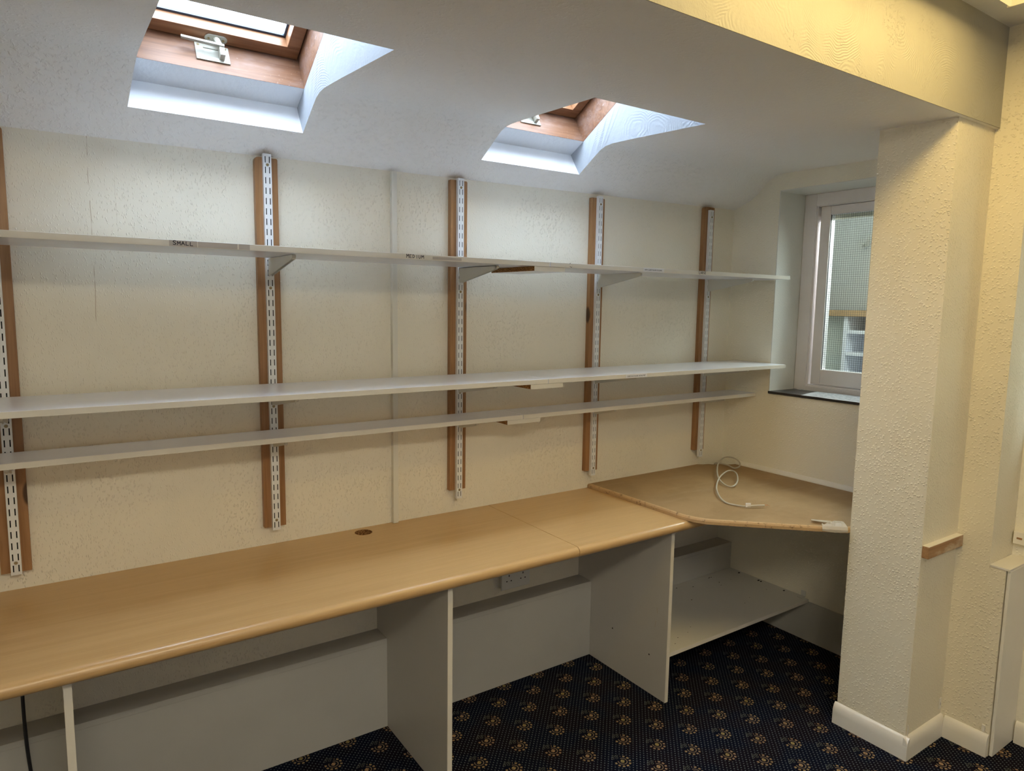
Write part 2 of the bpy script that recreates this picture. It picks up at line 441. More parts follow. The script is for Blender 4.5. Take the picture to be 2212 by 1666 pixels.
# ------------------------------------------------------------------ numbers of the room
XL = -4.3          # left end
ZC2 = 2.495        # main ceiling
YB = -1.257        # face of the beam
DX = (-3.025, -2.317, -1.615, -.927, -.212)   # shelf uprights

# floor
struct(box('floor', XL-.2, .3, -5.2, .3, -.1, 0, 'carpet'), 'navy carpet with rows of tan flower motifs and small dots')
# back wall (with a slightly sloping top hidden by the ceiling)
struct(box('wall_back', XL-.2, .27, 0, .25, 0, 2.08, 'wall'), 'cream woodchip papered wall behind the shelves')
# window wall, with the hole of the side window
WY0, WY1, WZ0, WZ1 = -.258, -.93, 1.150, 2.122
bm = bmesh.new()
add_box(bm, 0, .27, WY0, 0, 0, 2.25); add_box(bm, 0, .27, -1.0, WY1, 0, 2.25)
add_box(bm, 0, .27, WY1, WY0, 0, WZ0); add_box(bm, 0, .27, WY1, WY0, WZ1, 2.25)
bmesh.ops.remove_doubles(bm, verts=bm.verts, dist=1e-5)
w = bmobj('wall_right', bm, 'alcove'); struct(w, 'cream papered end wall with the wired-glass window in it')
# painted lining of the window reveal
bm = bmesh.new()
add_box(bm, .0005, .199, WY0-.004, WY0, WZ0+.006, WZ1); add_box(bm, .0005, .199, WY1, WY1+.004, WZ0+.006, WZ1)
add_box(bm, .0005, .199, WY1, WY0, WZ1-.004, WZ1)
struct(bmobj('window_reveal', bm, 'reveal', w), None)
# pillar
p = box('pillar', -.505, .27, -1.2425, -.992, 0, 2.2, 'pillar'); struct(p, 'woodchip papered pillar under the end of the beam')
# pier at the right, taller part and the deeper part under the ledge
bm = bmesh.new()
add_prism(bm, [(-.245, -1.2425), (.27, -1.2425), (.27, -1.352), (-.245, -1.352)], 'z', 0, ZC2)
add_prism(bm, [(-.245, -1.352), (-.06, -1.352), (-.06, -1.402), (-.245, -1.402)], 'z', 0, .684)
struct(bmobj('wall_right', bm, 'pillar'), 'yellow-lit papered wall at the far right of the photo beside the pillar')
# ledge board and boxed front
struct(box('trim_1', -.247, -.06, -1.415, -1.353, .684, .692, 'gloss', None, .001), 'cream ledge on top of the boxed panel at the right edge')
struct(box('trim_2', -.241, -.06, -1.4155, -1.405, .004, .684, 'gloss', None, .0015), 'white boarded panel below the ledge at the right edge')
# daylight window wall beyond it (its window is just out of frame)
AY0, AY1, AZ0, AZ1 = -1.372, -1.90, 1.12, 1.95
bm = bmesh.new()
add_box(bm, -.06, .1, AY0, -1.352, 0, ZC2); add_box(bm, -.06, .1, -5.0, AY1, 0, ZC2)
add_box(bm, -.06, .1, AY1, AY0, 0, AZ0); add_box(bm, -.06, .1, AY1, AY0, AZ1, ZC2)
bmesh.ops.remove_doubles(bm, verts=bm.verts, dist=1e-5)
struct(bmobj('wall_right', bm, 'alcove'), 'papered outer wall beyond the pier')
struct(box('wall_left', XL-.2, XL, -5.0, 0, 0, ZC2, 'wall'))
struct(box('wall_front', XL-.2, .1, -5.2, -5.0, 0, ZC2, 'wall'))
struct(box('ceiling', XL-.2, .3, -5.2, YB+.0139, ZC2, ZC2+.1, 'ceiling_main'), 'higher ceiling of the main room')

# beam (face of the dropped ceiling) with a slightly wavering lower edge
bm = bmesh.new()
n = 46; x0, x1 = XL-.2, -.2455
rows = []
for i in range(n+1):
    t = i/n; x = x0 + (x1-x0)*t
    zb = 2.1752
    rows.append([bm.verts.new((x, YB, zb)), bm.verts.new((x, YB, ZC2)), bm.verts.new((x, YB+.014, ZC2)), bm.verts.new((x, YB+.014, zb))])
for i in range(n):
    for k in range(4):
        bm.faces.new((rows[i][k], rows[i+1][k], rows[i+1][(k+1) % 4], rows[i][(k+1) % 4]))
bm.faces.new(rows[0]); bm.faces.new(list(reversed(rows[-1])))
struct(bmobj('beam', bm, 'beam'), 'deep cream beam with combed swirl plaster, brightly lit')

# low ceiling: sloping strip next to the wall, then flat; two skylight openings
def zc(x, y):
    zt = 2.012 + max(0.0, (x+3.0))*.0148
    pts = [(0, zt), (-.098, 2.090 + (zt-2.03)*.15), (-.165, 2.143), (-.205, 2.172), (-.232, 2.183), (-.265, 2.187), (-.35, 2.188), (-.677, 2.184), (-1.26, 2.174)]
    if y >= 0: return zt
    for (ya, za), (yb, zb) in zip(pts, pts[1:]):
        if yb <= y <= ya:
            t = (y-ya)/(yb-ya); z = za + (zb-za)*t; break
    else: z = pts[-1][1]
    return z + (.010*max(0, (x+.6)/.6) if y < -.15 else 0)*(1 if y > -.8 else max(0, (1.2+y)/.4))
YR = [.06, 0, -.05, -.098, -.14, -.175, -.205, -.22, -.232, -.245, -.265, -.31, -.38, -.5, -.6, -.677, -.8, -.95, -1.1, -1.2566]
iA, iB = YR.index(-.098), YR.index(-.677)
def lin(y, pts):
    for (ya, a), (yb, b) in zip(pts, pts[1:]):
        if yb <= y <= ya: return a + (b-a)*(y-ya)/(yb-ya)
    return pts[0][1] if y > pts[0][0] else pts[-1][1]
OP = [(lambda y: lin(y, [(-.098, -2.704), (-.22, -2.692), (-.677, -2.69)]), lambda y: lin(y, [(-.098, -2.222), (-.235, -2.212), (-.677, -2.176)])),
      (lambda y: lin(y, [(-.098, -1.566), (-.21, -1.551), (-.677, -1.525)]), lambda y: lin(y, [(-.098, -1.102), (-.225, -1.082), (-.677, -1.029)]))]
bounds = [lambda y: XL-.2, OP[0][0], OP[0][1], OP[1][0], OP[1][1], lambda y: .02]
bm = bmesh.new()
for si in range(5):
    fa, fb = bounds[si], bounds[si+1]; ns = (14, 5, 7, 5, 12)[si]
    grid = [[bm.verts.new((fa(y)+(fb(y)-fa(y))*k/ns, y, zc(fa(y)+(fb(y)-fa(y))*k/ns, y))) for k in range(ns+1)] for y in YR]
    for j in range(len(YR)-1):
        if si in (1, 3) and iA <= j < iB: continue
        for k in range(ns):
            bm.faces.new((grid[j][k], grid[j][k+1], grid[j+1][k+1], grid[j+1][k]))
bmesh.ops.remove_doubles(bm, verts=bm.verts, dist=1e-4)
bmesh.ops.delete(bm, geom=[v for v in bm.verts if not v.link_faces], context='VERTS')
bmesh.ops.recalc_face_normals(bm, faces=bm.faces)
if sum(f.normal.z for f in bm.faces) > 0: bmesh.ops.reverse_faces(bm, faces=bm.faces)
me = bpy.data.meshes.new('ceiling'); bm.to_mesh(me); bm.free()
low = struct(link('ceiling', me, 'ceiling', None, False, True), 'low stippled ceiling sloping down to the wall, with two skylight openings')
# roof boarding above the low ceiling (keeps daylight out between the wells)
SL = (-.866, .5); PN = (.5, .866); P0 = (-.118, 2.217); WL = .645
def roofpt(s_, n_): return (P0[0] + SL[0]*s_ + PN[0]*n_, P0[1] + SL[1]*s_ + PN[1]*n_)
def slab_strip(bm, xa, xb, s0, s1, n0=.10, n1=.14):
    add_prism(bm, [roofpt(s0, n0), roofpt(s1, n0), roofpt(s1, n1), roofpt(s0, n1)], 'x', xa, xb)
FX = [(-2.690, -2.222), (-1.568, -1.100)]
bm = bmesh.new()
slab_strip(bm, XL-.2, .3, -.45, -.03); slab_strip(bm, XL-.2, .3, WL+.03, 1.35)
for xa, xb in ((XL-.2, FX[0][0]-.03), (FX[0][1]+.03, FX[1][0]-.03), (FX[1][1]+.03, .3)): slab_strip(bm, xa, xb, -.03, WL+.03)
struct(bmobj('roof', bm, 'melamine'))
struct(box('wall_back', XL-.2, .27, .1, .25, 2.0, 2.2, 'wall'), None)
struct(box('wall_left', XL-.25, XL-.2, -1.3, .25, 2.0, 2.9, 'wall')); struct(box('wall_right', .27, .3, -1.3, .25, 2.0, 2.9, 'wall'))

# skylight wells
for wi, (fl, fr) in enumerate(OP):
    xl, xr = FX[wi]
    bm = bmesh.new()
    prof_low = [(-.098, zc((xl+xr)/2, -.098)), (-.037, 2.178), (-.118, 2.217)]
    # bottom faces (bright sill strip, then the strip leaning back over it)
    zA = zc(fl(-.098), -.098); zB = zc(fr(-.098), -.098)
    A = [bm.verts.new((fl(-.098), -.098, zA)), bm.verts.new((fr(-.098), -.098, zB))]
    B = [bm.verts.new((xl, -.037, 2.178)), bm.verts.new((xr+.002, -.037, 2.178))]
    Cc = [bm.verts.new((xl, P0[0], P0[1])), bm.verts.new((xr, P0[0], P0[1]))]
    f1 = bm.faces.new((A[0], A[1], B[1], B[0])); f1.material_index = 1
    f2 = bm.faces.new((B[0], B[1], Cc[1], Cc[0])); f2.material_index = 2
    top = roofpt(WL, 0)
    for side, fx_, xe in ((0, fl, xl), (1, fr, xr)):
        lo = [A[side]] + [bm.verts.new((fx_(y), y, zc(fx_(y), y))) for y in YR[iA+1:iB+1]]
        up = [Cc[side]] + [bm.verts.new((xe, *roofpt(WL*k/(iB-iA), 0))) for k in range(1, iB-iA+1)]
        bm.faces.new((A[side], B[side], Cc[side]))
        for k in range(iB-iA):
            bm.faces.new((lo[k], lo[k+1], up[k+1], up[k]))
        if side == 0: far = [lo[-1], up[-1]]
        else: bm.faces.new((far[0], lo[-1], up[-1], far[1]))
    bmesh.ops.remove_doubles(bm, verts=bm.verts, dist=1e-5)
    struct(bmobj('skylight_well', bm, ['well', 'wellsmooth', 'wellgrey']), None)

# skylight windows -------------------------------------------------
def skylight(idx, xl, xr, label, hoff):
    hw = (xr-xl)/2; xc = (xl+xr)/2
    root = bpy.data.objects.new('window_%d' % idx, None); COL.objects.link(root)
    root.location = (xc, P0[0], P0[1]); root.rotation_euler = (R(-30), 0, 0); struct(root, label)
    T = .03; D = .15
    bx = lambda nm, *a, mat='winwood', par=root, bev=.0012: box(nm, *a, mat, par, bev, True)
    prism('frame_board', [(0, .0003), (T, .014), (T, D), (0, D)], 'x', -hw-T, hw+T, 'winwood', root, .0008, True)
    bx('frame_board', -hw-T, hw+T, -WL-T, -WL, .0005, D)
    bx('frame_board', -hw-T, -hw, -WL, 0, .0005, D); bx('frame_board', hw, hw+T, -WL, 0, .0005, D)
    sash = bpy.data.objects.new('sash', None); COL.objects.link(sash); sash.parent = root
    g = .0035; rw = .043; z0, z1 = .112, .152
    s1_ = lambda *a: bx('sash_rail', *a, mat='winwood_sash', par=sash)
    s1_(-hw+g, hw-g, -rw, -g, z0, z1); s1_(-hw+g, hw-g, -WL+g, -WL+rw, z0, z1)
    s1_(-hw+g, -hw+rw, -WL+rw, -rw, z0, z1); s1_(hw-rw, hw-g, -WL+rw, -rw, z0, z1)
    bm = bmesh.new(); k = .007
    add_box(bm, -hw+rw-.001, hw-rw+.001, -rw-k, -rw, .150, .158); add_box(bm, -hw+rw, hw-rw, -WL+rw, -WL+rw+k, .150, .158)
    add_box(bm, -hw+rw, -hw+rw+k, -WL+rw, -rw, .150, .158); add_box(bm, hw-rw-k, hw-rw, -WL+rw, -rw, .150, .158)
    bmobj('gasket', bm, 'gasket', sash, True)
    bx('pane', -hw+rw-.01, hw-rw+.01, -WL+rw-.01, -rw+.01, .158, .162, mat='skyglass', par=sash, bev=0)
    bx('outer_capping', -hw-T-.02, hw+T+.02, -.022, T+.02, .162, .17, mat='gasket')
    bx('outer_capping', -hw-T-.02, -hw+.02, -WL, -.022, .162, .17, mat='gasket'); bx('outer_capping', hw-.02, hw+T+.02, -WL, -.022, .162, .17, mat='gasket')
    bx('outer_capping', -hw-T-.02, hw+T+.02, -WL-T-.02, -WL+.02, .162, .17, mat='gasket')
    # latch plate on the lower board (open rectangle with four screws)
    lp = bpy.data.objects.new('latch_plate', None); COL.objects.link(lp); lp.parent = root; lp.location = (hoff, -.0005, .068)
    bm = bmesh.new()
    add_box(bm, -.046, -.024, -.004, 0, -.031, .031, .001); add_box(bm, .024, .046, -.004, 0, -.031, .031, .001)
    add_box(bm, -.025, .025, -.004, 0, -.031, -.016, .001); add_box(bm, -.025, .025, -.004, 0, .016, .031, .001)
    add_box(bm, -.025, .025, -.0012, 0, -.017, .017)
    bmobj('plate', bm, 'latch', lp, True)
    for a in (-1, 1):
        for c2 in (-1, 1):
            bm = bmesh.new(); disc_bm(bm, (a*.037, -.005, c2*.023), 'y', .0035, .002, 10); bmobj('screw', bm, 'brass', lp, True)
    # handle: oval rose on the sash, post, lever and hook
    h = bpy.data.objects.new('handle', None); COL.objects.link(h); h.parent = root; h.location = (hoff+.012, 0, 0)
    bm = bmesh.new()
    pts = [(.018+.013*math.cos(t), -.019+.013*math.sin(t)) for t in [R(-90+i*18) for i in range(11)]] + [(-.018+.013*math.cos(t), -.019+.013*math.sin(t)) for t in [R(90+i*18) for i in range(11)]]
    add_prism(bm, pts, 'z', z0-.004, z0-.0002, .0008); bmobj('rose', bm, 'latch', h, True)
    bm = bmesh.new(); add_tube(bm, [(0, -.019, z0-.002), (.004, -.021, z0-.016), (.010, -.022, z0-.030)], [.010, .0085, .006], 10)
    vs = add_box(bm, -.005, .005, -.003, .003, -.055, .0)
    add = Matrix.Translation((.012, -.022, z0-.030)) @ Matrix.Rotation(R(100), 4, 'X')
    add_prism(bm, [(.018, -.030), (.018, -.019), (-.098, -.026), (-.098, -.034)], 'z', z0-.036, z0-.028, .001)
    add_box(bm, .004, .018, -.026, -.003, z0-.066, z0-.028, .001)
    bmesh.ops.delete(bm, geom=vs, context='VERTS')
    bmobj('lever', bm, 'latch', h, True, True)
    for a in (-.02, .02):
        bm = bmesh.new(); disc_bm(bm, (a, -.019, z0-.0055), 'z', .0035, .002, 10); bmobj('screw', bm, 'brass', h, True)
    return root
skylight(1, *FX[0], 'wooden skylight window at the upper left with a lever handle', -.022)
skylight(2, *FX[1], 'wooden skylight window nearer the pillar, mostly hidden in its well', -.013)

# ------------------------------------------------------------------ side window (3)
win = bpy.data.objects.new('window_3', None); COL.objects.link(win); win.location = (.2, (WY0+WY1)/2, WZ0); struct(win, 'white painted casement window with wired glass in the end wall')
fy0, fy1, fz0, fz1 = WY0-.004, WY1+.004, 1.163, WZ1-.004
def ring(bm, x0, x1, ya, yb, za, zb, wy, wt, wb, bev=.002):
    add_box(bm, x0, x1, ya-wy, ya, za, zb, bev); add_box(bm, x0, x1, yb, yb+wy, za, zb, bev)
    add_box(bm, x0, x1, yb+wy, ya-wy, zb-wt, zb, bev); add_box(bm, x0, x1, yb+wy, ya-wy, za, za+wb, bev)
bm = bmesh.new(); ring(bm, .200, .262, fy0, fy1, fz0, fz1, .062, .058, .022); bmobj('frame', bm, 'frame', win)
bm = bmesh.new(); ring(bm, .208, .262, fy0-.060, fy1+.060, fz0+.018, fz1-.055, .008, .006, .012); bmobj('frame_bead', bm, 'frame', win)
sash = bpy.data.objects.new('sash', None); COL.objects.link(sash); sash.parent = win
sy0, sy1, sz0, sz1 = fy0-.080, fy1+.080, 1.196, 2.055
bm = bmesh.new(); ring(bm, .213, .255, sy0, sy1, sz0, sz1, .050, .040, .075); o = bmobj('sash_frame', bm, 'frame', sash)
o.data.transform(Matrix.Translation(Vector(0*wloc(sash))))
gy0, gy1, gz0, gz1 = sy0-.048, sy1+.048, sz0+.072, sz1-.038
bm = bmesh.new(); ring(bm, .217, .226, gy0+.004, gy1-.004, gz0-.006, gz1+.004, .006, .006, .008, .001); bmobj('glazing_bead', bm, 'frame', sash)
box('pane', .230, .236, gy1-.005, gy0+.005, gz0-.005, gz1+.005, 'glass', sash)
bm = bmesh.new(); y = gy0
while y > gy1:
    add_box(bm, .2272, .2280, y-.0004, y+.0004, gz0, gz1); y -= .0106
z = gz0+.004
while z < gz1:
    add_box(bm, .2272, .2280, gy1, gy0, z-.0004, z+.0004); z += .0104
wm = bmobj('wire_mesh', bm, 'wire', sash); wm['kind'] = 'stuff'
# sloping slate sill inside the reveal, with a chipped black edge
bm = bmesh.new()
top = []; n = 24
for i in range(n+1):
    y = WY0-.001 + (WY1-WY0+.002)*i/n
    top.append((y, -.006 - .0025*random.random()))
vf = [bm.verts.new((e, y, 1.1635 - .001*random.random())) for y, e in top]; vb = [bm.verts.new((.2, y, 1.1625)) for y, e in top]
vf2 = [bm.verts.new((e+.001, y, 1.152)) for y, e in top]; vb2 = [bm.verts.new((.2, y, 1.1505)) for y, e in top]
for i in range(n):
    bm.faces.new((vf[i], vf[i+1], vb[i+1], vb[i])); bm.faces.new((vf2[i], vb2[i], vb2[i+1], vf2[i+1])); bm.faces.new((vf[i], vf2[i], vf2[i+1], vf[i+1])); bm.faces.new((vb[i], vb[i+1], vb2[i+1], vb2[i]))
bm.faces.new((vf[0], vb[0], vb2[0], vf2[0])); bm.faces.new((vf[-1], vf2[-1], vb2[-1], vb[-1]))
struct(bmobj('window_sill', bm, 'slate'), 'black sill under the wired-glass window')

# printed sheets lying on the sill
def sheet(name, pts, z, mat, label, cat, lines=True, dz=.0006):
    root = thing(name, (sum(p[0] for p in pts)/4, sum(p[1] for p in pts)/4, z), label, cat)
    bm = bmesh.new(); n = 8; g = []
    A, B, C_, D_ = [Vector((*p, 0)) for p in pts]
    for i in range(n+1):
        row = []
        for j in range(n+1):
            a, b2 = i/n, j/n
            q = (A*(1-a)+B*a)*(1-b2) + (D_*(1-a)+C_*a)*b2
            row.append((q.x, q.y, z + .0012*math.sin(a*7+b2*3)**2))
        g.append(row)
    v = [[bm.verts.new(p) for p in r_] for r_ in g]
    for i in range(n):
        for j in range(n): bm.faces.new((v[i][j], v[i+1][j], v[i+1][j+1], v[i][j+1]))
    bmesh.ops.solidify(bm, geom=bm.faces[:], thickness=dz)
    bmobj('sheet', bm, mat, root)
    if lines:
        bm = bmesh.new()
        for r_ in range(6):
            b2 = .14 + r_*.13; a = .1
            while a < .86:
                L = .03 + .07*random.random()
                def Q(a, b): 
                    q = (A*(1-a)+B*a)*(1-b) + (D_*(1-a)+C_*a)*b
                    return (q.x, q.y, z + .0012*math.sin(a*7+b*3)**2 + .0005)
                vs = [bm.verts.new(Q(a, b2)), bm.verts.new(Q(a+L, b2)), bm.verts.new(Q(a+L, b2+.022)), bm.verts.new(Q(a, b2+.022))]
                bm.faces.new(vs); a += L + .02 + .04*random.random()
        t_ = bmobj('printed_text', bm, 'greyink', root); t_['kind'] = 'stuff'
    return root
sheet('paper_sheet', [(-.028, -.45), (-.034, -.80), (.188, -.78), (.172, -.41)], 1.1662, 'paper', 'printed white paper sheet lying on the black window sill', 'paper')

# ------------------------------------------------------------------ the room behind the side window
struct(box('wall_far', 1.62, 1.75, -2.2, 1.6, 0, 2.7, 'nextwall'))
struct(box('wall_far', .2705, .30, -2.2, -1.301, 0, 2.7, 'nextwall')); struct(box('wall_far', .2705, .30, .2505, 1.6, 0, 2.7, 'nextwall')); struct(box('wall_far', .27, 1.7, 1.5, 1.6, 0, 2.7, 'nextwall')); struct(box('wall_far', .27, 1.7, -2.2, -2.1, 0, 2.7, 'nextwall'))
struct(box('ceiling', .3, 1.75, -2.2, 1.6, 2.65, 2.7, 'nextwall')); struct(box('floor', .3, 1.75, -2.2, 1.6, -.1, 0, 'greyboard'))
cab = thing('bookcase', (1.36, -.4, 0), 'white bookcase with wooden top seen through the wired-glass window', 'bookcase')
box('worktop', 1.18, 1.60, -1.4, .9, 1.523, 1.561, 'oak', cab, .004)
box('side_panel', 1.20, 1.58, .055, .077, 0.001, 1.522, 'shelf', cab); box('side_panel', 1.20, 1.58, -1.30, -1.28, 0.001, 1.522, 'shelf', cab)
box('back_panel', 1.58, 1.60, -1.38, .88, 0.001, 1.522, 'greyboard', cab)
box('side_panel', 1.30, 1.32, .078, .88, 0.001, 1.522, 'palegreen', cab)
for z in (.3, .62, .96, 1.128, 1.282, 1.418): box('shelf', 1.20, 1.579, -1.279, .054, z, z+.020, 'shelf', cab)
fit = thing('wall_light', (1.62, .16, 2.0), 'small chrome wall spotlight seen through the wired glass', 'lamp')
bm = bmesh.new(); disc_bm(bm, (1.60, .215, 2.00), 'x', .035, .0195, 18); bmobj('wall_plate', bm, 'steel', fit, False, True)
tube('arm', [(1.60, .215, 2.0), (1.55, .19, 1.98), (1.53, .14, 1.985)], .007, 'grey_steel', fit)
bm = bmesh.new(); add_tube(bm, [(1.53, .16, 2.0), (1.52, .11, 2.03), (1.51, .07, 2.05)], [.018, .026, .034], 14); bmobj('lamp_shade', bm, 'steel', fit, False, True)

# ------------------------------------------------------------------ daylight window beyond the pier (4)
w4 = bpy.data.objects.new('window_4', None); COL.objects.link(w4); w4.location = (.02, (AY0+AY1)/2, AZ0); struct(w4, 'daylight window just outside the frame at the right')
bm = bmesh.new(); ring(bm, .04, .09, AY0-.0, AY1, AZ0, AZ1, .05, .05, .05); bmobj('frame', bm, 'frame', w4)
box('pane', .06, .066, AY1+.045, AY0-.045, AZ0+.045, AZ1-.045, 'glass', w4)

w5 = bpy.data.objects.new('window_5', None); COL.objects.link(w5); w5.location = (-2.4, -5, 1.5); struct(w5, 'added unseen frame and pale panel around the rear fill light')  # surround added for the rear fill light, out of view
bm = bmesh.new(); add_box(bm, -3.47, -3.41, -4.999, -4.95, .84, 2.16); add_box(bm, -1.39, -1.33, -4.999, -4.95, .84, 2.16); add_box(bm, -3.409, -1.391, -4.999, -4.95, 2.11, 2.16); add_box(bm, -3.409, -1.391, -4.999, -4.95, .84, .89)
bmobj('frame', bm, 'frame', w5); box('fill_panel', -3.408, -1.392, -4.999, -4.994, .892, 2.108, 'paper', w5)  # unseen frame and panel added around the rear fill light

# ------------------------------------------------------------------ skirting
def skirt(name, axis, c, d0, d1, sgn, mat='gloss', h=.082, t=.016):
    # profile (outward, z): flat with a rounded top
    pr = [(0, .001), (t, .001), (t, h*.55), (t*.92, h*.75), (t*.62, h*.90), (t*.3, h*.98), (0, h)]
    if axis == 'x':   # runs along x, faces -y at y=c
        return struct(prism(name, [(c - p[0], p[1]) for p in pr], 'x', d0, d1, mat, None, 0, False, True))
    return struct(prism(name, [(c - p[0], p[1]) for p in pr], 'y', d0, d1, mat, None, 0, False, True))
def skirt_y(name, x, ya, yb):
    h = .082; t = .016
    pr = [(0, .001), (t, .001), (t, h*.55), (t*.92, h*.75), (t*.62, h*.90), (t*.3, h*.98), (0, h)]
    bm = bmesh.new(); add_prism(bm, [(x-p[0], p[1]) for p in pr], 'y', ya, yb)
    return struct(bmobj(name, bm, 'gloss', None, False, True))
def skirt_x(name, y, xa, xb):
    h = .082; t = .016
    pr = [(0, .001), (t, .001), (t, h*.55), (t*.92, h*.75), (t*.62, h*.90), (t*.3, h*.98), (0, h)]
    bm = bmesh.new(); add_prism(bm, [(y-p[0], p[1]) for p in pr], 'x', xa, xb)
    return struct(bmobj(name, bm, 'gloss', None, False, True))
skirt_y('baseboard_left', -.5052, -1.2585, -.985); skirt_x('baseboard_front', -1.2427, -.5205, -.2454); skirt_y('baseboard_right', -.2452, -1.4015, -1.2590)
skirt_y('baseboard_outer', -.0602, -4.99, -1.42)

# ------------------------------------------------------------------ boxing under the desk
bm = bmesh.new()
add_prism(bm, [(-.0005, .327), (-.0907, .327), (-.0907, .345), (-.0005, .345)], 'x', XL, -.0005)
add_prism(bm, [(-.0907, .001), (-.0907, .3265), (-.075, .3265), (-.075, .001)], 'x', XL, -.0005)
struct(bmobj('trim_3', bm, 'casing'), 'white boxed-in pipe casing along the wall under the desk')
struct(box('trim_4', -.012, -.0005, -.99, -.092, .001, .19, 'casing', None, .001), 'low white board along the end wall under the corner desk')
struct(prism('trim_5', [(-.0005, .7665), (-.022, .7665), (-.020, .772), (-.009, .783), (-.0005, .785)], 'y', -.985, -.10, 'gloss'), 'white quarter-round strip behind the brown corner board')

# ------------------------------------------------------------------ desk
ZW = .7468; TH = .038; DF = -.5869
def worktop_profile():
    r = .019; pts = [(-.0008, ZW-TH), (-.0008, ZW)]
    yc = DF + r; zcn = ZW - r
    pts.append((yc-.0, ZW))
    for i in range(1, 9):
        a = R(90 + i*180/9); pts.append((yc + r*math.cos(a), zcn + r*math.sin(a)))
    pts.append((yc, ZW-TH)); return pts
def worktop(name, xa, xb, label, hole=None):
    bm = bmesh.new(); add_prism(bm, worktop_profile(), 'x', xa, xb)
    bmesh.ops.recalc_face_normals(bm, faces=bm.faces)
    me = bpy.data.meshes.new(name); bm.to_mesh(me); bm.free()
    me.materials.append(MAT['beech'])
    if hole:
        o = bpy.data.objects.new('tmp', me); COL.objects.link(o)
        bm = bmesh.new(); disc_bm(bm, (hole[0], hole[1], ZW-TH-.02), 'z', hole[2], TH+.04, 32)
        bmesh.ops.recalc_face_normals(bm, faces=bm.faces)
        mc = bpy.data.meshes.new('cut'); bm.to_mesh(mc); bm.free(); mc.materials.append(MAT['chip'])
        oc = bpy.data.objects.new('cut', mc); COL.objects.link(oc)
        md = o.modifiers.new('b', 'BOOLEAN'); md.object = oc; md.operation = 'DIFFERENCE'; md.solver = 'EXACT'
        try: md.material_mode = 'TRANSFER'
        except Exception: pass
        dg = bpy.context.evaluated_depsgraph_get(); me2 = bpy.data.meshes.new_from_object(o.evaluated_get(dg))
        bpy.data.objects.remove(o); bpy.data.objects.remove(oc); me = me2
    o = link(name, me, None, None, False, True)
    return tag(o, label, 'worktop', 'beech-effect desk tops')
worktop('worktop', XL+.02, -1.4597, 'long beech-effect desk top with round cable hole under the lowest shelf', (-2.018, -.052, .031))
worktop('worktop', -1.4575, -.62, 'short beech-effect desk top running under the brown corner board')

# uprights of the desk
def divider(x0, x1, label):
    pr = [(-.0008, .346), (-.0008, ZW-TH-.0005), (-.5476, ZW-TH-.0005), (-.5476, .001), (-.0915, .001), (-.0915, .346)]
    root = thing('desk_panel', ((x0+x1)/2, -.3, 0), label, 'panel', 'upright panels carrying the desk')
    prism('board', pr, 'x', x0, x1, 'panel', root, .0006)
    box('edging', x0, x1, -.549, -.5477, .0012, ZW-TH-.0006, 'edge', root)
    return root
divider(-2.9345, -2.9175, 'leftmost white upright panel under the desk, seen by its front edge')
divider(-1.948, -1.931, 'middle white upright panel under the desk, left of the wall socket')
p3 = divider(-.9667, -.9497, 'right white upright panel under the desk, marked with screw holes and scratches')
for (y, z) in ((-.30, .18), (-.44, .19)):
    pass
def dots_on_panel():
    pts = [(-.237, .185), (-.4555, .164)]
    for y, z in pts:
        bm = bmesh.new(); disc_bm(bm, (-.9670, y, z), 'x', .0035, .0006, 10); bmobj('screw_hole', bm, 'dirt', p3)
    for (ya, za, yb, zb) in ((-.488, .375, -.492, .352), (-.485, .318, -.481, .292)):
        bm = bmesh.new()
        bm.faces.new([bm.verts.new((-.9669, ya-.0006, za)), bm.verts.new((-.9669, ya+.0006, za)), bm.verts.new((-.9669, yb+.0006, zb)), bm.verts.new((-.9669, yb-.0006, zb))])
        bmobj('scratch', bm, 'mdfedge', p3)
dots_on_panel()

# low shelf in the corner bay
ls = thing('low_shelf', (-.48, -.32, .19), 'white low shelf in the dark bay below the corner board', 'shelf')
box('board', -.9490, -.013, -.5476, -.0920, .190, .206, 'melamine', ls, .0006)
box('edging', -.9490, -.013, -.549, -.5477, .190, .206, 'edge', ls)
box('end_fillet', -.0125, -.0006, -.50, -.0920, .1905, .206, 'melamine', ls)
br = thing('angle_bracket', (-.03, -.50, .206), 'small dark metal angle bracket at the far front corner of the low shelf', 'bracket')
box('flange', -.034, -.003, -.527, -.503, .2065, .2085, 'grey_steel', br); box('flange', -.004, -.001, -.527, -.503, .2086, .234, 'grey_steel', br)
bm = bmesh.new()
for _ in range(26):
    x = -.9+.85*random.random(); y = -.52+.40*random.random(); s_ = .0012+.002*random.random()
    add_box(bm, x, x+s_*2, y, y+s_, .2062, .2062+s_*.6)
for y in (-.168, -.285, -.300, -.43):
    add_box(bm, -.03, -.022+.006*random.random(), y, y+.006, .2062, .2085)
tag(bmobj('debris', bm, 'dirt'), 'scattered dark crumbs and screws lying on the low corner shelf', 'debris', None, 'stuff')

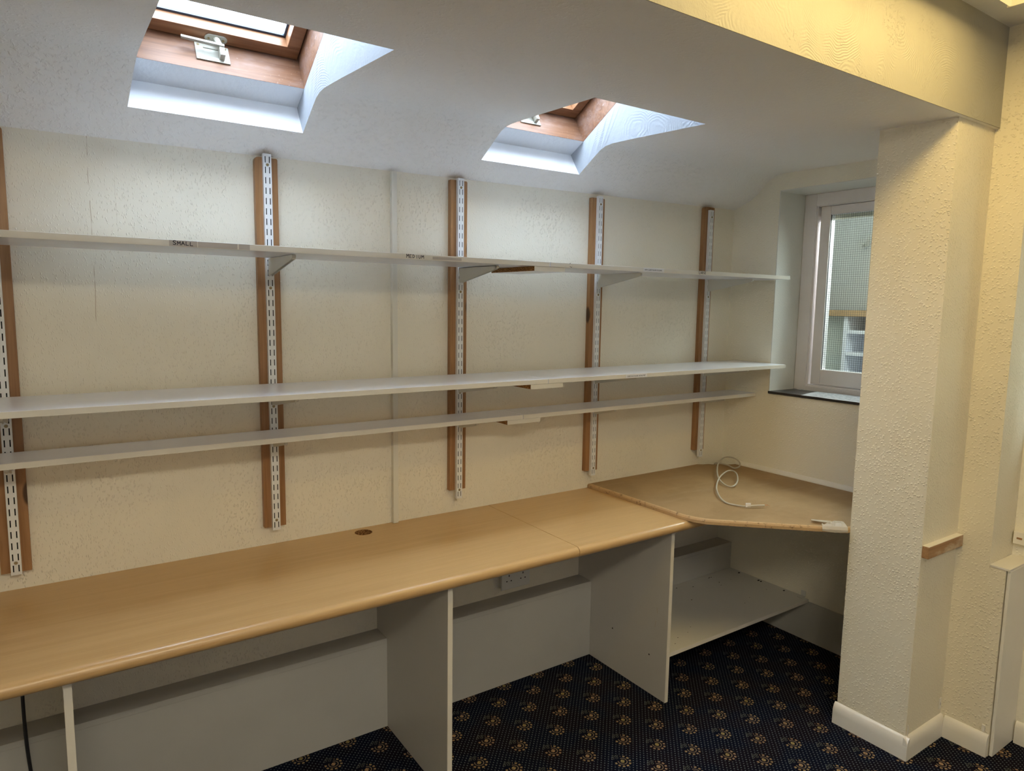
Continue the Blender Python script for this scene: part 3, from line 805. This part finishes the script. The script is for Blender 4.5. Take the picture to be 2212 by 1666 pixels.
# corner board (MDF) with a broken inner corner
ZM0, ZM1 = ZW+.0004, ZW+.0195
pts = [(-.9275, -.0008), (-.196, -.0008), (-.170, -.020), (-.140, -.030), (-.118, -.055), (-.085, -.062), (-.060, -.085), (-.030, -.10), (-.0008, -.105), (-.0008, -.9915), (-.507, -.9915), (-.522, -.990), (-.86, -.672), (-.890, -.640), (-.909, -.600), (-.920, -.55)]
bm = bmesh.new()
v0 = [bm.verts.new((*p, ZM0)) for p in pts]; c1_ = Vector((-.45, -.5))
bv = .008
def inset(p, d):
    v = Vector(p); dirv = (c1_-v).normalized(); return v + dirv*d
outer = [i for i in range(len(pts)) if not (1 <= i <= 9)]
v1 = [bm.verts.new((*p, ZM1-bv if i in outer else ZM1)) for i, p in enumerate(pts)]
v15 = [bm.verts.new((*(inset(p, .004) if i in outer else p), (ZM1-.002) if i in outer else ZM1+.00001)) for i, p in enumerate(pts)]
v2 = [bm.verts.new((*(inset(p, .012) if i in outer else inset(p, .0005)), ZM1)) for i, p in enumerate(pts)]
n = len(pts)
bm.faces.new(v0); f = bm.faces.new(v2); f.material_index = 0
for i in range(n):
    j = (i+1) % n
    for a, b2 in ((v0, v1), (v1, v15), (v15, v2)):
        f = bm.faces.new((a[i], a[j], b2[j], b2[i])); f.material_index = 1
tag(bmobj('corner_board', bm, ['mdf', 'mdfedge']), 'brown unpainted fibreboard corner desk top with angled front', 'desktop')

# crumpled paper tape at its front corner
bm = bmesh.new(); n = 10; g = []
e0 = Vector((-.585, -.9308, 0)); e1 = Vector((-.520, -.9919, 0)); inn = Vector((.685, .728, 0))
for i in range(n+1):
    t = i/n; p = e0.lerp(e1, t); dp = .012 + .062*min(1, t*1.5)
    cz = lambda k: k*random.random()
    row = [p - inn*.0022 + Vector((0, 0, ZM0+.004*abs(1-2*t))), p - inn*.0026 + Vector((0, 0, ZM1-.009+cz(.001))), p + inn*.004 + Vector((0, 0, ZM1+.0015+cz(.001))),
           p + inn*(dp*.4) + Vector((0, 0, ZM1+.002+cz(.009))), p + inn*(dp*.75) + Vector((0, 0, ZM1+.002+cz(.010))), p + inn*dp + Vector((0, 0, ZM1+.0018+cz(.003)))]
    g.append([bm.verts.new(q) for q in row])
for i in range(n):
    for j in range(5): bm.faces.new((g[i][j], g[i+1][j], g[i+1][j+1], g[i][j+1]))
fl = [bm.verts.new(q) for q in ((-.585, -.885, ZM1+.012), (-.548, -.862, ZM1+.004), (-.522, -.925, ZM1+.010), (-.545, -.938, ZM1+.009))]
bm.faces.new(fl)
bmesh.ops.solidify(bm, geom=bm.faces[:], thickness=-.0008)
tag(bmobj('paper_tape', bm, 'papertape'), 'crumpled white paper tape on the front corner of the brown board by the pillar', 'tape')

# grey cable curling up from the hole in the corner
cb = thing('network_cable', (-.4, -.4, ZM1), 'loose grey cable curled on the brown corner board', 'cable')
zb = ZM1+.0048
cp = [(-.100, -.034, zb-.014), (-.106, -.050, zb+.001), (-.100, -.112, zb+.003), (-.118, -.172, zb+.001), (-.095, -.185, zb+.01), (-.052, -.150, zb+.02), (-.035, -.098, zb+.03), (-.085, -.085, zb+.035), (-.185, -.130, zb+.03), (-.298, -.212, zb+.022), (-.389, -.297, zb+.012), (-.430, -.366, zb+.003), (-.424, -.400, zb+.002), (-.368, -.382, zb+.01), (-.285, -.318, zb+.018), (-.240, -.264, zb+.02), (-.268, -.250, zb+.022), (-.362, -.286, zb+.018), (-.455, -.342, zb+.012), (-.542, -.410, zb+.008), (-.620, -.492, zb+.004), (-.650, -.549, zb), (-.644, -.592, zb), (-.636, -.628, zb+.003), (-.606, -.647, zb+.006), (-.562, -.665, zb+.005)]
tube('sheath', spline(cp, 6), .0034, 'cable', cb)
d = Vector((.04, -.018, 0)).normalized()
bm = bmesh.new(); add_box(bm, -.011, .011, -.0015, .0015, -.006, .010, .0005)
bm.transform(Matrix.Translation((-.628, -.637, zb+.007)) @ Matrix.Rotation(math.atan2(-.02, .04), 4, 'Z')); bmobj('white_tag', bm, 'paper', cb)['label'] = 'white paper tag'
for k, (a, b2) in enumerate(((.014, .004), (.016, -.003), (.012, -.007), (.018, .001))):
    tube('bare_wire', [(-.562, -.665, zb+.005), (-.562+a*.6, -.665+b2-.004, zb+.007), (-.562+a, -.665+b2*1.5-.006, zb+.004)], .0007, 'copper', cb, 6)

# socket and cable under the desk
so = thing('wall_socket', (-1.335, -.0, .42), 'white double wall socket under the desk', 'socket')
box('back_box', -1.400, -1.272, -.026, -.0008, .382, .462, 'socket', so, .002); box('face_plate', -1.408, -1.263, -.033, -.0262, .378, .464, 'socket', so, .003)
for cx in (-1.371, -1.300):
    for (dx_, z, w_, h_) in ((0, .437, .004, .008), (-.011, .414, .006, .004), (.011, .414, .006, .004)):
        box('socket_hole', cx+dx_-w_/2, cx+dx_+w_/2, -.0336, -.0331, z-h_/2, z+h_/2, 'dark', so)
    box('switch', cx-.006+.022*0, cx+.006, -.0345, -.0331, .446, .458, 'socket', so, .001)
tag(tube('power_cable', spline([(-3.02, -.045, .706), (-3.03, -.06, .5), (-3.028, -.10, .36), (-3.022, -.105, .25), (-3.012, -.105, .12), (-3.02, -.12, .006)], 6), .0045, 'blackcable'), 'black cable hanging behind the leftmost desk panel', 'cable')

# vertical trunking on the wall
tr = thing('cable_trunking', (-1.876, -.01, .75), 'narrow cream cable trunking running up the wall between the second and third uprights', 'trunking')
box('base', -1.885, -1.867, -.008, -.0005, ZW+.001, 2.026, 'trunk', tr); box('cover', -1.886, -1.866, -.020, -.0082, ZW+.001, 2.026, 'trunk', tr, .0015)

# ------------------------------------------------------------------ shelf uprights
RL = 1.22
def upright_mesh():
    """slotted channel, local origin at top centre of the back"""
    hw = .0125; d = .0145; bm = bmesh.new()
    sx = [-hw, -.0078, -.0048, .0048, .0078, hw]
    zs = [0.0]
    for k in range(38):
        zc_ = -.018 - .032*k
        zs += [zc_+.0098, zc_-.0098]
    zs.append(-RL); zs = sorted(set(zs), reverse=True)
    def isslot(zm):
        k = round((-zm-.018)/.032); return 0 <= k < 38 and abs(zm-(-.018-.032*k)) < .0095
    g = [[bm.verts.new((x, -d, z)) for x in sx] for z in zs]
    gb = [[bm.verts.new((x, -d+.0015, z)) for x in sx] for z in zs]
    for j in range(len(zs)-1):
        sl = isslot((zs[j]+zs[j+1])/2)
        for i in range(5):
            if sl and i in (1, 3):
                a = [(j, i), (j, i+1), (j+1, i+1), (j+1, i)]
                for q in range(4):
                    (p1, p2), (p3_, p4) = a[q], a[(q+1) % 4]
                    bm.faces.new((g[p1][p2], g[p3_][p4], gb[p3_][p4], gb[p1][p2]))
                continue
            bm.faces.new((g[j][i], g[j][i+1], g[j+1][i+1], g[j+1][i]))
            bm.faces.new((gb[j][i], gb[j+1][i], gb[j+1][i+1], gb[j][i+1]))
    for s_ in (-1, 1):
        add_box(bm, min(s_*hw, s_*(hw-.0015)), max(s_*hw, s_*(hw-.0015)), -d+.0001, 0, -RL, 0)
    add_box(bm, -hw, hw, -d, -.004, -.0012, 0.0); 
    bmesh.ops.remove_doubles(bm, verts=bm.verts, dist=1e-6)
    return bm
ups = []
ulabels = ['leftmost white slotted shelf upright on a pine batten, cut by the left edge', 'white slotted shelf upright left of the cream trunking', 'white slotted shelf upright just right of the cream trunking',
           'white slotted shelf upright below the right side of the far skylight', 'rightmost white slotted shelf upright, nearest the window']
blabels = ['leftmost varnished pine batten on the wall, with dark knots', 'varnished pine batten left of the cream trunking', 'varnished pine batten just right of the cream trunking',
           'varnished pine batten with a chipped white top below the far skylight', 'rightmost varnished pine batten with a rounded top by the window']
btop = (2.006, 2.015, 2.022, 2.024, 2.050); bbot = (.803, .812, .840, .830, .848)
utop = (2.0207, 2.0244, 2.0281, 2.0304, 2.0345)
root = thing('shelf_upright', (0, 0, 0), 'x', 'shelf upright', 'slotted shelf uprights')
o = bmobj('channel', upright_mesh(), 'steel', root, True)
box('slot_shade', -.0105, .0105, -.0118, -.0008, -RL+.002, -.002, 'dark', root, 0, True)  # dark insert paints in the shade inside the channel, behind the slots
for k in (.5, 12.5, 24.5, 36.5):
    bm = bmesh.new(); z = -.018-.032*k
    add_tube(bm, [(0, -.0147, z), (0, -.0162, z), (0, -.0168, z)], [.0046, .0042, .002], 12); bmobj('screw', bm, 'brass', root, True)
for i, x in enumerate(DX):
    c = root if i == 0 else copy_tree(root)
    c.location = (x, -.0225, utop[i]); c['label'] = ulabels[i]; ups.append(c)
for i, x in enumerate(DX):
    bw = .0355; bm = bmesh.new(); z0, z1 = bbot[i], btop[i]
    r = .012 if i in (1, 4) else .002
    pts = [(x-bw, z0), (x+bw, z0), (x+bw, z1-.004)] + [(x+bw-.003, z1)] + [(x-bw+r-r*math.cos(R(a)) if False else x-bw+r-r*math.sin(R(a)), z1-r+r*math.cos(R(a))) for a in (0, 30, 60, 90)]
    add_prism(bm, pts, 'y', -.0222, -.0006, .0012)
    tag(bmobj('batten', bm, 'pine'), blabels[i], 'batten', 'pine battens behind the uprights')

# ------------------------------------------------------------------ shelves
def strip_z(x, lvl):
    return {1: 1.7005 + .0022*(x+.01)/3*1.0, 2: 1.283, 3: 1.1295}[lvl]
shelf_info = {1: (1.7005, -.054, -.345, -1.427), 2: (1.2830, -.054, -.349, -1.427), 3: (1.1295, -.040, -.192, -1.425)}
TS = .0165
names = {1: 'top', 2: 'middle', 3: 'lowest'}
shelves = {}
for lv, (z, yb, yf, xj) in shelf_info.items():
    for part, (xa, xb) in (('left', (XL+.05, xj-.0013)), ('right', (xj+.0013, -.008))):
        s_ = thing('shelf_board', ((xa+xb)/2, (yb+yf)/2, z), '%s white laminate shelf board, %s of the joint' % (names[lv], part), 'shelf', 'white wall shelves')
        prism('board', [(yb, z), (yb, z+TS), (yf+.001, z+TS), (yf+.001, z)], 'x', xa, xb, 'shelf', s_, .0004)
        prism('edging', [(yf+.0009, z+.0002), (yf+.0009, z+TS-.0002), (yf, z+TS-.0006), (yf, z+.0006)], 'x', xa, xb, 'edge', s_)
        shelves[(lv, part)] = s_
    xa, xb = {1: (-1.495, -1.359), 2: (-1.505, -1.359), 3: (-1.497, -1.343)}[lv]
    jp = thing('joining_board', ((xa+xb)/2, (yb+yf)/2, z-TS), 'short white board joining the two halves of the %s shelf from below' % names[lv], 'board', 'joining boards under the shelf joints')
    box('board', xa+.0004, xb, yf+.002, yb-.01, z-TS, z-.0004, 'shelf', jp); box('edging', xa+.0004, xb, yf+.0008, yf+.0019, z-TS, z-.0004, 'edge', jp)
    box('raw_end', xa, xa+.0003, yf+.002, yb-.01, z-TS, z-.0004, 'chip', jp)['label'] = 'brown raw chipboard end'

# brackets
def bracket_mesh(length, h0):
    bm = bmesh.new(); y0 = -.0385; y1 = y0 - length; t = .0016
    tip = .014
    pts = [(y0+.003, -.001), (y0+.003, -h0), (y0-.004, -h0-.001), (y1+.012, -tip-.001), (y1+.002, -tip+.003), (y1, -.006), (y1+.004, -.001)]
    for s_ in (-1, 1):
        a, b2 = sorted((s_*.0055, s_*(.0055-t))); add_prism(bm, pts, 'x', a, b2)
    add_prism(bm, [(y0+.003, -.001), (y0+.003, -.0026), (y1+.004, -.0026), (y1+.004, -.001)], 'x', -.0055, .0055)
    add_prism(bm, [(y1+.012, -tip-.001), (y1+.002, -tip+.003), (y1, -.006), (y1+.004, -.001), (y1+.006, -.003), (y1+.004, -.007), (y1+.006, -tip+.004)], 'x', -.0055, .0055)
    for zz in (-.014, -.046):
        if -zz < h0: add_box(bm, -.0063, -.0048, y0, y0+.014, zz-.006, zz+.004); add_box(bm, .0048, .0063, y0, y0+.014, zz-.006, zz+.004)
    me = bpy.data.meshes.new('bracket'); bmesh.ops.recalc_face_normals(bm, faces=bm.faces); bm.to_mesh(me); bm.free(); return me
bm_long = bracket_mesh(.255, .056); bm_short = bracket_mesh(.13, .040)
for mm in (bm_long, bm_short): mm.materials.append(MAT['grey_steel'])
ords = ['leftmost upright', 'upright left of the cream trunking', 'upright just right of the trunking', 'upright below the far skylight', 'rightmost upright']
for lv in (1, 2, 3):
    for i, x in enumerate(DX):
        o = bpy.data.objects.new('shelf_bracket', bm_short if lv == 3 else bm_long); COL.objects.link(o)
        o.location = (x, 0, shelf_info[lv][0])
        tag(o, 'grey steel bracket under the %s shelf on the %s' % (names[lv], ords[i]), 'bracket', 'shelf brackets')

# lettering: strokes drawn with a marker
GL = {'S': [[(.9, .85), (.6, 1), (.2, .95), (.1, .7), (.5, .5), (.85, .3), (.7, .05), (.3, 0), (.05, .12)]],
      'M': [[(.05, 0), (.12, 1), (.5, .4), (.88, 1), (.95, 0)]], 'A': [[(0, 0), (.45, 1), (.95, 0)], [(.2, .38), (.75, .38)]],
      'L': [[(.15, 1), (.1, .02), (.85, 0)]], 'E': [[(.8, 1), (.1, .97), (.12, 0), (.8, .02)], [(.12, .5), (.65, .52)]],
      'D': [[(.12, 0), (.12, 1), (.6, .9), (.85, .5), (.6, .1), (.12, 0)]], 'I': [[(.5, 0), (.5, 1)]], 'U': [[(.1, 1), (.12, .2), (.45, 0), (.8, .2), (.85, 1)]],
      'R': [[(.12, 0), (.12, 1), (.7, .9), (.7, .6), (.14, .5), (.8, 0)]], 'G': [[(.85, .85), (.5, 1), (.1, .6), (.15, .15), (.55, 0), (.85, .2), (.85, .45), (.5, .45)]]}
def handwriting(word, x0, x1, z0, h, y, parent, w=.0009):
    bm = bmesh.new(); n = len(word); cw = (x1-x0)/n
    for k, ch in enumerate(word):
        jit = (random.random()-.5)*.0012; hh = h*(1.0 if k else 1.15)
        for st in GL[ch]:
            P_ = [Vector((x0 + cw*(k+.05+.82*a), y, z0 + jit + b2*hh)) for a, b2 in st]
            for p, q in zip(P_, P_[1:]):
                d = (q-p).normalized(); nn = Vector((-d.z, 0, d.x))*w; p2 = p-d*w*.6; q2 = q+d*w*.6
                bm.faces.new([bm.verts.new(p2-nn), bm.verts.new(q2-nn), bm.verts.new(q2+nn), bm.verts.new(p2+nn)])
    return bmobj('lettering', bm, 'ink', parent)
def printed(text, x0, x1, z, h, y, parent):
    cu = bpy.data.curves.new('t', 'FONT'); cu.body = text; cu.size = 1; cu.offset = .012
    o = bpy.data.objects.new('t', cu); COL.objects.link(o); bpy.context.view_layer.update()
    me = bpy.data.meshes.new_from_object(o.evaluated_get(bpy.context.evaluated_depsgraph_get())); bpy.data.objects.remove(o)
    xs = [v.co.x for v in me.vertices]; ys = [v.co.y for v in me.vertices]
    sx_ = (x1-x0)/(max(xs)-min(xs)); sy_ = h/(max(ys)-min(ys)); mx_, my_ = min(xs), min(ys)
    for v in me.vertices: v.co = Vector((x0+(v.co.x-mx_)*sx_, y, z+(v.co.y-my_)*sy_))
    me.materials.clear()
    return link('lettering', me, 'ink', parent)
s1, s2 = shelves[(1, 'left')], shelves[(1, 'right')]
zt = 1.7005; ye = -.345
def strip(x0, x1, z0, z1, mat, par, y=ye, label=None):
    o = box('label_strip', x0, x1, y-.0006, y-.0001, z0, z1, mat, par)
    if label: o['label'] = label
    return o
l = strip(-2.650, -2.584, zt+.0006, zt+TS-.0006, 'tapeclear', s1, label='taped label reading SMALL'); handwriting('SMALL', -2.642, -2.592, zt+.004, .0088, ye-.0009, l)
strip(-2.582, -2.484, zt+.0012, zt+TS-.0012, 'tapeclear', s1); strip(-2.480, -2.452, zt+.0012, zt+TS-.0012, 'tapeclear', s1)
l = strip(-2.000, -1.915, zt+.0008, zt+TS-.0006, 'edge', s1, label='taped label reading MEDIUM'); handwriting('MEDIUM', -1.987, -1.925, zt+.004, .0098, ye-.0009, l)
strip(-1.895, -1.79, zt+.003, zt+.012, 'tapeclear', s1)
l = strip(-.968, -.852, zt+.001, zt+TS-.001, 'paper', s2, label='printed strip reading NEW CLIENT BLANK FOLDERS'); printed('NEW CLIENT BLANK FOLDERS', -.961, -.865, zt+.0058, .0052, ye-.0009, l)
l = strip(-.650, -.590, zt+.0008, zt+TS-.0006, 'edge', s2, label='taped label reading LARGE'); handwriting('LARGE', -.645, -.599, zt+.004, .0105, ye-.0009, l)
bm = bmesh.new()
for (xa, za, xb, zb2) in ((-1.340, .013, -1.334, .016), (-1.338, .004, -1.331, .0012), (-1.331, .0012, -1.328, .003)):
    bm.faces.new([bm.verts.new((xa, ye-.0004, zt+za)), bm.verts.new((xb, ye-.0004, zt+zb2)), bm.verts.new((xb, ye-.0004, zt+zb2+.0018)), bm.verts.new((xa, ye-.0004, zt+za+.0014))])
bmobj('pen_mark', bm, 'ink', s2)
z2 = 1.283; y2 = -.349
l = strip(-1.047, -.930, z2+.001, z2+TS-.001, 'paper', shelves[(2, 'right')], y2, 'printed strip reading CARE PLAN FOLDER INITIAL VISIT'); printed('CARE PLAN FOLDER  INITIAL VISIT', -1.038, -.939, z2+.0056, .0052, y2-.0009, l)

# ------------------------------------------------------------------ small fittings on the pier
wb = thing('wood_block', (-.38, -1.2425, .73), 'short wooden block with bare brown face and painted top fixed to the pillar', 'wood block')
box('block', -.502, -.250, -1.2645, -1.2428, .731, .772, 'barewood', wb, .0015)
box('paint_layer', -.500, -.251, -1.2640, -1.2428, .7722, .7736, 'gloss', wb)
wb2 = thing('wood_block', (-.065, -1.40, .74), 'cream painted batten with chipped paint above the ledge at the right edge', 'wood block')
box('block', -.082, -.0605, -1.60, -1.357, .738, .784, 'gloss', wb2, .002)
box('chip', -.0826, -.0821, -1.385, -1.368, .757, .764, 'barewood', wb2)
for (x, y, z, s_, lab) in ((-.262, -1.2425, .105, .012, 'small painted-over clip above the skirting in the corner beside the pillar'),):
    o = thing('cable_clip', (x, y, z), lab, 'clip')
    box('plate', x-.008, x+.008, y-.003, y-.0003, z, z+.042, 'gloss', o, .001); box('slot', x-.0008, x+.0008, y-.0034, y-.0031, z+.014, z+.024, 'dirt', o)
o = thing('cable_clip', (-.245, -1.385, .1), 'small white clip above the skirting next to the white boarded panel', 'clip')
box('plate', -.2515, -.2453, -1.388, -1.378, .088, .112, 'gloss', o, .001)
bm = bmesh.new()
for (x, y, z) in ((-.498, -1.2428, .075),):
    add_box(bm, x, x+.006, y-.003, y, z, z+.045, .001)
tag(bmobj('cable_clip', bm, 'gloss'), 'small cream clip on the front edge of the pillar just above the skirting', 'clip')

# ------------------------------------------------------------------ ceiling lights
def batten_light(x0, x1, y0, y1, label, mats=('lampside', 'lamp')):
    root = thing('ceiling_light', ((x0+x1)/2, (y0+y1)/2, ZC2), label, 'ceiling light')
    box('housing', x0+.02, x1-.02, y0+.02, y1-.02, ZC2-.021, ZC2-.0008, 'steel', root, .002)
    yc = (y0+y1)/2; hy = (y1-y0)/2
    prism('tray', [(y0, ZC2-.022), (y0+.006, ZC2-.048), (y0+.012, ZC2-.048), (y0+.010, ZC2-.024), (y1-.010, ZC2-.024), (y1-.012, ZC2-.048), (y1-.006, ZC2-.048), (y1, ZC2-.022)], 'x', x0+.006, x1-.006, mats[0], root)
    prism('diffuser', [(yc-.10, ZC2-.025), (yc-.08, ZC2-.046), (yc+.08, ZC2-.046), (yc+.10, ZC2-.025)], 'x', x0+.02, x1-.02, mats[1], root)
    box('end_cap', x1-.0055, x1, y0-.001, y1+.001, ZC2-.050, ZC2-.0205, 'plastic', root, .001)
    box('end_cap', x0, x0+.0055, y0-.001, y1+.001, ZC2-.050, ZC2-.0205, 'plastic', root, .001)
    return root
batten_light(-1.85, -.55, -1.75, -1.368, 'lit rectangular ceiling light in front of the beam, only its corner in view')
batten_light(-3.4, -2.1, -3.15, -2.77, 'added fill light behind the viewpoint, shaped like the ceiling light', ('fill_lamp', 'fill_lamp'))  # unseen fitting added as fill for the room
